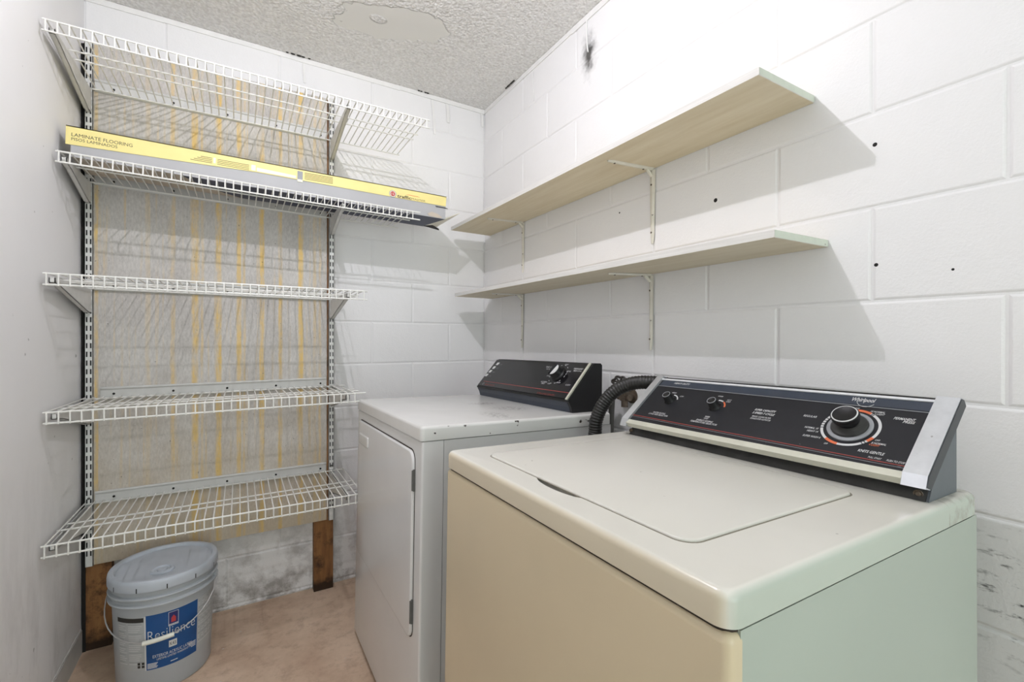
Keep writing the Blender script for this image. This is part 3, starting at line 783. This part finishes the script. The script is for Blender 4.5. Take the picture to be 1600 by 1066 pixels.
b.text('SHERWIN WILLIAMS', -79.8, -70.2, .2095, .2135, 'label_navy', f, .0013, res=1)
b.text('Resilience', -102.6, -49.0, .176, .207, 'ink_white', f, .0012, bold=-.012)
b.text('EXTERIOR ACRYLIC LATEX', -97.4, -52.5, .1165, .1265, 'ink_white', f, .0012)
b.text('LIFETIME LIMITED WARRANTY', -93.0, -55.0, .1070, .1135, 'ink_white', f, .0012, res=2)
patch(b, -80, -71, .138, .160, .0012, 'ink_white', 4); b.text('K43', -78.7, -72.3, .143, .155, 'ink_black', f, .0014)
for i in range(5): patch(b, -103.4, -92-.8*(i % 3), .0990-i*.0037, .1010-i*.0037, .0011, 'ink_white', 2)
for i in range(4): patch(b, -58+1.5*i, -47.2, .1190-i*.0050, .1215-i*.0050, .0011, 'ink_white', 2)
patch(b, -78, -70, .089, .0915, .0011, 'ink_white', 2)
patch(b, -143, -107, .240, .2545, .0011, 'ink_black', 8)
for i in range(22):
    z = .2335-i*.0062
    patch(b, -141.5, -129-2*(i % 3), z, z+.0014, .0010, 'ink_white' if i % 4 else 'ink_grey', 3)
    patch(b, -126, -109+1.2*(i % 2)-1.2*(i % 5), z, z+.0014, .0010, 'ink_white' if i % 5 else 'ink_grey', 3)
for i in range(20): patch(b, -43.5, -12-2*(i % 4), .248-i*.0075, .2496-i*.0075, .0010, 'ink_white' if i % 3 else 'ink_grey', 4)
for (a, z) in ((-115, .0905), (-115, .1005), (-110, .0905), (-110, .1005)): patch(b, a, a+3.2, z, z+.008, .0011, 'ink_black', 2)
b.build('label_print', bk, smooth=30)['label'] = 'blue and grey paper label'
# bail
PH = -90
fwv = Vector((math.cos(R(PH)), math.sin(R(PH)), 0)); sdv = Vector((-fwv.y, fwv.x, 0))
sdv = Vector((1, 0, 0)); fwv = Vector((0, -1, 0))
ang = R(-8)
sdv = Vector((math.cos(ang), math.sin(ang), 0)); fwv = Vector((math.sin(ang), -math.cos(ang), 0))
pts = []
for i in range(25):
    t_ = PI*i/24
    p = Vector((0, 0, .302)) - sdv*.1575*math.cos(t_) + (fwv*.1545 + Vector((0, 0, -.122)))*math.sin(t_)**.85
    rr = math.hypot(p.x, p.y)
    if rr < .152: p.x *= .152/rr; p.y *= .152/rr
    pts.append(p)
b = MB(); b.tube(pts, .0019, 'steel_wire', 8)
hd = b.build('handle', bk)
b = MB(); gp = [p.copy() for p in pts[11:16]]
b.tube([gp[0]+(gp[-1]-gp[0])*k/5+Vector((0, 0, -.002))+fwv*.004*math.sin(PI*k/5) for k in range(6)], .0072, 'grip', 12); b.build('grip', hd)
for s_ in (-1, 1):
    b = MB(); c0 = sdv*s_*.146+Vector((0, 0, .302))
    ax = sdv*s_
    b.rings([[c0+ax*h+(fwv*math.cos(2*PI*k/14)+Vector((0, 0, 1))*math.sin(2*PI*k/14))*r_ for k in range(14)] for h, r_ in ((-.004, .014), (.007, .013), (.010, .009))], 'bucket')
    b.build('ear', bk)

# ------------------------------------------------------------------ dryer
dm = pose((-.7912, -.433, .0005), -.0709, -.9462, 1.2156)
dr = thing('dryer', 'white front-loading clothes dryer with black console in the room corner', 'dryer', dm)
W_, D_ = .737, .645
fx = lambda u, v, h: (-h, u, v)             # front face: u = y, v = z, h towards the viewer
def floor_clip(o, mw, zmin=.003):
    mi = mw.inverted()
    for v in o.data.vertices:
        p = mw @ v.co
        if p.z < zmin:
            p.z = zmin; v.co = mi @ p
b = MB()
b.slab(-W_, 0, .016, .8735, -.059, 0, 'dryer', fx, rc=.003, bev=.006)
floor_clip(b.build('front_panel', dr), dm, .012)
b = MB()
b.box(.0605, D_, -W_+.0006, -.0006, .016, .8735, 'dryer'); b.box(.055, .0606, -W_+.004, -.004, .02, .87, 'seam')
floor_clip(b.build('cabinet', dr, smooth=0), dm, .012)
b = MB(); b.box(.03, D_-.03, -W_+.03, -.03, .0, .03, 'seam'); floor_clip(b.build('toe_base', dr, smooth=0), dm, .0012)
b = MB()
b.slab(-.0035, D_+.001, -W_-.001, .001, .8755, .913, 'dryer_top', XYZ, rc=.012, bev=.009, both=False, n=8, nb=5)
b.build('top_panel', dr)
b = MB(); b.slab(-.6885, -.046, .3425, .8430, 0.0003, .0012, 'seam', fx, rc=(.02, .032, .032, .02), bev=.0003)
b.slab(-.6860, -.048, .3455, .8395, .0005, .0085, 'dryer', fx, rc=(.02, .030, .030, .02), bev=.005)
dd = b.build('door', dr)
b = MB(); b.slab(-.207, -.078, .758, .7965, .0080, .0135, 'dryer_top', fx, rc=.006, bev=.004); b.build('door_pull', dd)
for z0, z1 in ((.736, .793), (.390, .452)):
    b = MB(); b.box(-.0060, -.0005, -.6905, -.6860, z0, z1, 'pipe')
    b.tube([(-.0075, -.6885, z0+.002), (-.0075, -.6885, z1-.002)], .0028, 'pipe', 10); b.build('hinge', dd)
# console
EY0, EY1 = -.042, -.698
prof = [(.5165, .9135), (.512, .930), (.5035, .9465), (.4990, .9500), (.4985, .9535), (.6010, 1.0690), (.609, 1.0725), (.6345, 1.0725), (.6405, 1.066), (.6400, .9135)]
fy = lambda u, v, h: (u, h, v)
b = MB(); b.prism(prof, EY0, EY1, 'black_plastic', fy)
cs = b.build('console', dr, smooth=0); cs['label'] = 'black control console'
b = MB(); b.prism([(.5160, .9137), (.5115, .930), (.5030, .9462), (.5060, .9480), (.5140, .934), (.5185, .9137)], EY0+.002, EY1+.012, 'navy_plastic', fy); b.build('base_strip', cs, smooth=0)
e2 = Vector((.1027, 0, .1203)).normalized(); n2 = Vector((-e2.z, 0, e2.x)); A2 = Vector((.5011-.0005, 0, .9558))
fd = lambda s_, t_, h: tuple(A2 + e2*t_ + n2*(h+.0005) + Vector((0, -s_, 0)))
TO = -.006
b = MB(); b.prism([(.047, .002), (.683, .002), (.683, .148), (.047, .148)], 0, .0022, 'glass_panel', fd); fp = b.build('face_panel', cs, smooth=0)
b = MB(); b.prism([(.683, -.001), (.692, -.001), (.692, .152), (.683, .152)], -.001, .0040, 'cream_trim', fd); b.build('end_trim', cs, smooth=0)['label'] = 'pale metal end trim'
b = MB(); h_ = .0026
b.prism([(.075, .0270), (.680, .0262), (.680, .0240), (.075, .0248)], 0, h_, 'ink_red', fd)
b.build('printed_stripe', cs, smooth=0); b = MB()
b.text('HEAVY DUTY', .105, .190, .0075, .0145, 'ink_red', fd, h_); b.text('EXTRA LARGE CAPACITY', .513, .617, .0045, .0110, 'ink_red', fd, h_)
b.arc(.087, .013, .0045, .006, 0, 360, 0, h_, 'ink_grey', fd)
for i in range(4):
    s0 = .042+i*.0075; t0 = .052+i*.022
    b.prism([(s0+.008, t0), (s0+.026, t0), (s0+.030, t0+.014), (s0+.012, t0+.014)], 0, .0034, 'ink_white', fd)
    b.text('DRY CYCLE', s0+.036, s0+.062, t0+.001, t0+.007, 'ink_grey', fd, h_, res=1)
for (txt, a, c, t0) in (('TIMED DRY', .458, .503, .130), ('NO HEAT', .470, .500, .121), ('AUTOMATIC', .490, .528, .062), ('DRY', .500, .520, .055), ('PERMANENT', .625, .672, .130), ('PRESS COOL', .630, .672, .121), ('OFF', .636, .662, .060)):
    b.text(txt, a, c, t0-.008, t0-.002, 'ink_white', fd, h_, res=1)
b.build('lettering', cs, smooth=0); b = MB()
DS, DT = .560, .096
for k in range(24):
    a = R(k*15)
    if k % 2 or k % 5 == 0:
        b.arc(DS, DT, .041, .0425, k*15, k*15+9, 0, h_, 'ink_white', fd, 3)
for k, txt in enumerate(('MORE', 'DRY', 'LESS', 'COOL', 'OFF', 'DAMP')):
    a = R(20+k*58); cu, cv = DS+.053*math.cos(a), DT+.046*math.sin(a)
    if cv > .143: cv = .141
    b.text(txt, cu-.009, cu+.009, cv-.0028, cv+.0028, 'ink_white', fd, h_, res=1)
b.build('dial_scale', cs, smooth=0)
b = MB()
def knob_fn(fn, s0, t0): return lambda x, y, z: fn(s0+x, t0+y, z)
b.lathe([(.031, .002), (.030, .006), (.026, .009), (.0235, .026), (.0225, .029), (.0001, .0295)], 'black_plastic', knob_fn(fd, DS, DT), 36, cap0=False)
kb = b.build('control_knob', cs)
b = MB()
c20, s20 = math.cos(R(78)), math.sin(R(78))
tr_ = lambda u, v, h: fd(DS+u*c20-v*s20, DT+u*s20+v*c20, h)
b.slab(-.023, .023, .001, .0115, .029, .0345, 'glass_panel', tr_, rc=.004, bev=.002); b.build('grip_bar', kb)
b = MB(); b.arc(DS, DT, .001, .0215, -100, 74, .029, .0303, 'ink_white', fd, 20); b.build('pointer', kb, smooth=0)['label'] = 'white half disc of the knob'

# ------------------------------------------------------------------ washing machine
wm = pose((-.7988, -1.3447, -.0018), -.3705, -.6761, 1.0429)
ws = thing('washing_machine', 'off-white top-loading washing machine with dark console in the foreground', 'washing machine', wm)
W_, D_ = .6836, .655
b = MB(); b.slab(-W_-.004, -.004, .02, .8680, -.020, 0, 'washer_front', fx, rc=.010, bev=.010, nb=6)
floor_clip(b.build('front_panel', ws), wm, .012)
b = MB(); b.box(.018, D_, -W_-.0035, -.0045, .02, .8690, 'washer_side')
floor_clip(b.build('cabinet', ws, smooth=0), wm, .012)
b = MB(); b.box(.05, D_-.03, -W_+.03, -.03, 0, .03, 'seam'); floor_clip(b.build('toe_base', ws, smooth=0), wm, .0012)
b = MB(); b.slab(.004, D_-.002, -W_-.001, -.007, .8670, .8735, 'seam', XYZ, rc=.016, bev=.0005); b.build('gap_seal', ws)['label'] = 'dark seam under the top'
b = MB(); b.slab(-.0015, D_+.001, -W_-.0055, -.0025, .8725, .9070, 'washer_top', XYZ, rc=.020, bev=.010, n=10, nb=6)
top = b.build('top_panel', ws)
# finger scoop cut in the top panel
b = MB()
rs = []
for k in range(0, 13):
    ph = -PI/2+PI*k/12
    rs.append([(.062+.0190*math.cos(ph)*math.cos(2*PI*j/28), -.342+.066*math.cos(ph)*math.sin(2*PI*j/28), .911+.022*math.sin(ph)) for j in range(28)])
b.rings(rs, 'hole'); cut = b.build('scoop_cutter')
mod = top.modifiers.new('scoop', 'BOOLEAN'); mod.object = cut; mod.operation = 'DIFFERENCE'; mod.solver = 'EXACT'
dg = bpy.context.evaluated_depsgraph_get()
# cutter is built in the panel's own coordinates
cut.matrix_world = wm
bpy.context.view_layer.update()
dg.update()
nm = bpy.data.meshes.new_from_object(top.evaluated_get(dg))
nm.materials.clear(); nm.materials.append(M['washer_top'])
nm.polygons.foreach_set('material_index', [0]*len(nm.polygons))
nm.polygons.foreach_set('use_smooth', [True]*len(nm.polygons)); nm.set_sharp_from_angle(angle=R(35))
top.modifiers.clear(); top.data = nm; nm.name = 'top_panel'
bpy.data.objects.remove(cut)
b = MB(); b.slab(.0560, .4645, -.5985, -.0845, .9067, .9072, 'soft_seam', XYZ, rc=.026, bev=.0002, n=8)
b.slab(.0580, .4620, -.5960, -.0870, .9068, .9105, 'washer_lid', XYZ, rc=.025, bev=.0028, n=8)
# raised rolled rim of the lid
b.build('lid', ws)
# console, profile in (x, z)
E1 = Vector((.133, 0, .108)).normalized(); N1 = Vector((-E1.z, 0, E1.x)); A1 = Vector((.503, 0, .948))
fw_ = lambda s_, t_, h: tuple(A1 + E1*t_ + N1*h + Vector((0, -s_, 0)))
con = bpy.data.objects.new('console', None); C.objects.link(con); con.parent = ws; con['label'] = 'dark control console'
SL, SR = .044, .672
b = MB()
b.prism([(.507, .9072), (.5215, .930), (.5300, .9400), (.625, 1.020), (.6225, 1.012), (.6215, .9072)], -SL-.004, -SR+.004, 'dusty', fy)
b.build('console_base', con, smooth=0)
b = MB(); b.prism([(.508, .9073), (.5225, .929), (.5300, .9385), (.6225, 1.0170), (.6215, .9073)], -SR+.0035, -SR, 'slate', fy); b.build('side_plate', con, smooth=0)['label'] = 'slate grey end plate'
b = MB(); b.prism([(SL, -.002), (SR-.026, -.002), (SR-.026, .1700), (SL, .1700)], -.012, .0, 'washer_panel', fw_)
b.prism([(SL+.015, .1390), (SR-.026, .1390), (SR-.026, .1600), (SL+.015, .1600)], 0, .0004, 'navy_band', fw_)
b.build('face_panel', con, smooth=0)
b = MB()
b.prism([(SL+.008, -.0155), (SR-.028, -.0155), (SR-.028, -.0015), (SL+.008, -.0015)], -.012, .0025, 'cream_trim', fw_)
b.build('lower_trim', con, smooth=0)['label'] = 'cream metal strip'
b = MB()
b.prism([(SL+.008, .1610), (SR-.028, .1610), (SR-.028, .1665), (SL+.008, .1665)], -.01, .0022, 'bright_trim', fw_)
b.prism([(SL, .1665), (SR-.02, .1665), (SR-.02, .1720), (SL, .1720)], -.012, .0010, 'black_plastic', fw_)
b.build('upper_trim', con, smooth=0)['label'] = 'bright metal strip'
for s0, s1 in ((SL-.012, SL+.010), (SR-.028, SR+.003)):
    b = MB()
    cap = [(-.004, -.0225), (.0060, -.0045), (.0060, .1720), (-.002, .1780), (-.017, .1780), (-.017, -.0120)]
    fc = lambda u, v, h: fw_(h, v, u)
    b.prism(cap, s0, s1, 'chrome', fc)
    ec = b.build('end_cap', con, smooth=0)
    so = s1+.0008 if s0 > .3 else s0-.0008
    b = MB(); b.prism([(-.003, -.0195), (.0045, -.004), (.0045, .1705), (-.003, .1760), (-.016, .1760), (-.016, -.0115)], so-.0008, so+.0008, 'cap_dark', fc); b.build('cap_side', ec, smooth=0)['label'] = 'dark side of the end cap'
    b = MB(); 
for s0 in (SL+.006, SR-.014):
    b = MB(); b.lathe([(.0065, 0), (.0060, .002), (.0045, .0005), (.0025, .003), (.0001, .003)], 'valve', lambda x, y, h, s0=s0: (.5125-h*.8, -s0+x, .9165+y), 14); b.build('screw', con)
b = MB(); h_ = .0006
b.prism([(SL+.01, .1372), (SR-.026, .1348), (SR-.026, .1362), (SL+.01, .1386)], 0, h_, 'ink_grey', fw_)
b.prism([(SL+.004, .0168), (SR-.026, .0102), (SR-.026, .0118), (SL+.004, .0186)], 0, h_, 'ink_red', fw_)
b.prism([(SL+.004, .0128), (SR-.026, .0062), (SR-.026, .0068), (SL+.004, .0134)], 0, h_, 'ink_grey', fw_)
b.build('printed_stripe', con, smooth=0); b = MB()
def T(txt, a, c, t0, t1, mat='ink_white', bold=.01, sh=.25):
    q = MB(); q.text(txt, a, c, t0, t1, mat, fw_, h_+.0004, sh, bold, 2); q.build('lettering', con, smooth=0)
T('HEAVY DUTY', .101, .152, .1490, .1555, bold=.03)
T('HIGH', .118, .132, .1135, .1180); T('LOW', .1495, .1615, .1035, .1080)
T('WATER SAVING', .1088, .1478, .0355, .0405); T('LOAD SIZE SELECTOR', .0983, .159, .0290, .0340)
T('WARM', .2566, .2690, .0480, .0525); T('COLD', .2570, .2680, .0425, .0465)
T('WARM', .252, .265, .1190, .1230); T('HOT', .281, .292, .1095, .1135); T('COLD', .281, .292, .1040, .1080)
T('ENERGY SAVING', .2412, .2848, .0340, .0390); T('TEMPERATURE SELECTOR', .2286, .2983, .0275, .0325)
T('SUPER CAPACITY', .3573, .4032, .0895, .0955, bold=.03); T('2 SPEED 7 CYCLE', .3567, .4045, .0800, .0860, bold=.03)
T('MAGIC CLEAN FILTER', .3608, .4009, .0700, .0745); T('SURGILATOR AGITATOR', .3598, .4033, .0635, .0680)
T('REGULAR', .4581, .4824, .0900, .0955)
T('NORMAL 10', .4721, .4962, .0605, .0655); T('HEAVY 14', .4793, .4989, .0525, .0575); T('SUPER WASH 6', .4769, .5080, .0390, .0440); T('OFF', .5184, .5247, .0280, .0320)
T('OFF', .5352, .5434, .1255, .1295); T('10 NORMAL', .5618, .5838, .1215, .1260); T('6 LIGHT', .5698, .5851, .1160, .1205)
T('PERMANENT', .5995, .6297, .1105, .1165, bold=.02); T('PRESS', .6139, .6304, .1040, .1100, bold=.02)
T('OFF', .5889, .5965, .0540, .0580); T('8 NORMAL', .5860, .6070, .0465, .0510); T('4 LIGHT', .5835, .5993, .0420, .0465, 'ink_orange')
T('KNITS GENTLE', .5729, .6107, .0245, .0305, bold=.02); T('PULL START', .5910, .6098, .0145, .0185); T('PUSH TO STOP', .6166, .6409, .0140, .0185)
b.text('Whirlpool', .5231, .5610, .1435, .1570, 'ink_white', fw_, .0010, .2, .02, 3)
b.arc(.548, .1500, .0150, .0157, 160, 330, 0, .0009, 'ink_white', fw_, 16)
b.build('logo_print', con, smooth=0); b = MB()
DC, DV = .5435, .0785
b.arc(DC, DV, .0420, .0465, 0, 360, 0, h_, 'ink_white', fw_, 64)
for a0, a1 in ((62, 94), (-38, -24), (-128, -98)): b.arc(DC, DV, .0418, .0468, a0, a1, 0, h_+.0003, 'ink_orange', fw_, 10)
for a in (54, 58, 160, 168, 176, 184, 192, -44, -50): b.arc(DC, DV, .0418, .0470, a, a+1.6, 0, h_+.0004, 'washer_panel', fw_, 2)
b.build('dial_scale', con, smooth=0); b = MB()
b.arc(.1285, .0870, .0195, .0225, 18, 88, 0, h_, 'ink_white', fw_, 12)
b.build('dial_scale', con, smooth=0); b = MB()
b.arc(.2625, .0850, .0210, .0245, 62, 95, 0, h_, 'ink_white', fw_, 8); b.arc(.2625, .0850, .0210, .0245, 8, 55, 0, h_, 'ink_orange', fw_, 8)
b.build('dial_scale', con, smooth=0)
b = MB()
kf = lambda s0, t0: (lambda x, y, z: fw_(s0+x, t0+y, z))
b.lathe([(.0360, .0006), (.0360, .0030), (.0345, .0040), (.0300, .0042), (.0290, .0030)], 'ink_grey', kf(DC, DV), 48, True, False)
b.lathe([(.0292, .0030), (.0275, .0070), (.0185, .0100), (.0170, .0120)], 'dusty', kf(DC, DV), 48, False, True)
dial = b.build('timer_dial', con, smooth=40)
b = MB(); b.lathe([(.0160, .0115), (.0190, .0160), (.0222, .0235), (.0225, .0315), (.0208, .0330)], 'black_plastic', kf(DC, DV), 40, True, False)
b.lathe([(.0208, .0330), (.0200, .0342), (.0188, .0340)], 'ink_white', kf(DC, DV), 40, False, False)
b.lathe([(.0188, .0340), (.0178, .0333), (.0001, .0333)], 'black_plastic', kf(DC, DV), 40, False, True)
b.build('dial_knob', dial, smooth=40)
for s0, t0 in ((.1285, .0870), (.2625, .0850)):
    b = MB(); b.lathe([(.0150, .0002), (.0135, .0030), (.0118, .0060), (.0112, .0200), (.0106, .0212)], 'black_plastic', kf(s0, t0), 32, True, False)
    b.lathe([(.0106, .0212), (.0100, .0220), (.0090, .0217)], 'ink_grey', kf(s0, t0), 32, False, False)
    b.lathe([(.0090, .0217), (.0085, .0213), (.0001, .0213)], 'black_plastic', kf(s0, t0), 32, False, True)
    b.build('control_knob', con, smooth=40)

# ------------------------------------------------------------------ hose, valve and pipe behind the machines
ctrl = [(-.262, -1.235, .62), (-.262, -1.228, .76), (-.260, -1.225, .844), (-.2551, -1.225, .8725), (-.2525, -1.226, .9053), (-.2398, -1.236, .948), (-.2168, -1.258, .9905), (-.1885, -1.29, 1.0165), (-.160, -1.335, 1.0265), (-.118, -1.40, 1.018), (-.104, -1.46, .97), (-.100, -1.48, .86)]
def spline(c, k):
    out = []
    P_ = [Vector(c[0])*2-Vector(c[1])] + [Vector(q) for q in c] + [Vector(c[-1])*2-Vector(c[-2])]
    for i in range(1, len(P_)-2):
        for j in range(k):
            t_ = j/k
            p0, p1, p2, p3 = P_[i-1:i+3]
            out.append(.5*((2*p1)+(p2-p0)*t_+(2*p0-5*p1+4*p2-p3)*t_*t_+(3*p1-p0-3*p2+p3)*t_**3))
    out.append(P_[-2]); return out
raw = spline(ctrl, 40)
# even spacing so that the corrugation stays regular
res = [raw[0]]; acc = 0
for a_, c_ in zip(raw[:-1], raw[1:]):
    d_ = (c_-a_).length
    while acc+d_ >= .0021:
        t_ = (.0021-acc)/d_; a_ = a_.lerp(c_, t_); res.append(a_.copy()); d_ = (c_-a_).length; acc = 0
    acc += d_
b = MB(); b.tube(res, .018, 'hose', 16, lambda i: (.0198, .0205, .0198, .0188)[i % 4])
tag(b.build('drain_hose', smooth=60), 'black corrugated drain hose arching up behind the washing machine', 'hose')
b = MB(); b.tube([(-.045, -1.062, .30), (-.045, -1.064, .80), (-.048, -1.075, .93), (-.048, -1.0765, .945)], .0105, 'pipe', 12)
tag(b.build('supply_pipe'), 'grey upright water pipe beside the black hose', 'pipe')
vv = thing('water_valve', 'old corroded water valve with dark wheel handle on the right wall', 'valve', Matrix.Translation((0, -1.125, .965)))
b = MB(); b.tube([(0, 0, -.010), (-.035, 0, -.010), (-.055, -.006, -.012)], .013, 'valve', 12)
b.tube([(-.040, -.004, -.045), (-.040, -.004, .022)], .012, 'valve', 12); b.tube([(-.04, -.03, -.012), (-.04, .026, -.012)], .011, 'valve', 12)
b.lathe([(.026, 0), (.026, .003), (.018, .006)], 'valve', lambda x, y, h: (-h-.0005, x, y-.010), 20)
b.build('valve_body', vv)
b = MB(); b.tube([(-.046, -.004, .015), (-.066, -.004, .040)], .005, 'valve_handle', 8)
ring = [(-.066+.6*.030*math.sin(2*PI*k/48)*.35, -.004+(.030+.0042*math.cos(6*2*PI*k/48))*math.cos(2*PI*k/48), .042+(.030+.0042*math.cos(6*2*PI*k/48))*math.sin(2*PI*k/48)*.55) for k in range(48)]
b.tube(ring, .0042, 'valve_handle', 8, closed=True)
for k in range(3):
    a = PI*k/3; b.tube([(-.066, -.004+.030*math.cos(a), .042+.0165*math.sin(a)), (-.066, -.004-.030*math.cos(a), .042-.0165*math.sin(a))], .003, 'valve_handle', 6)
b.build('wheel_handle', vv)
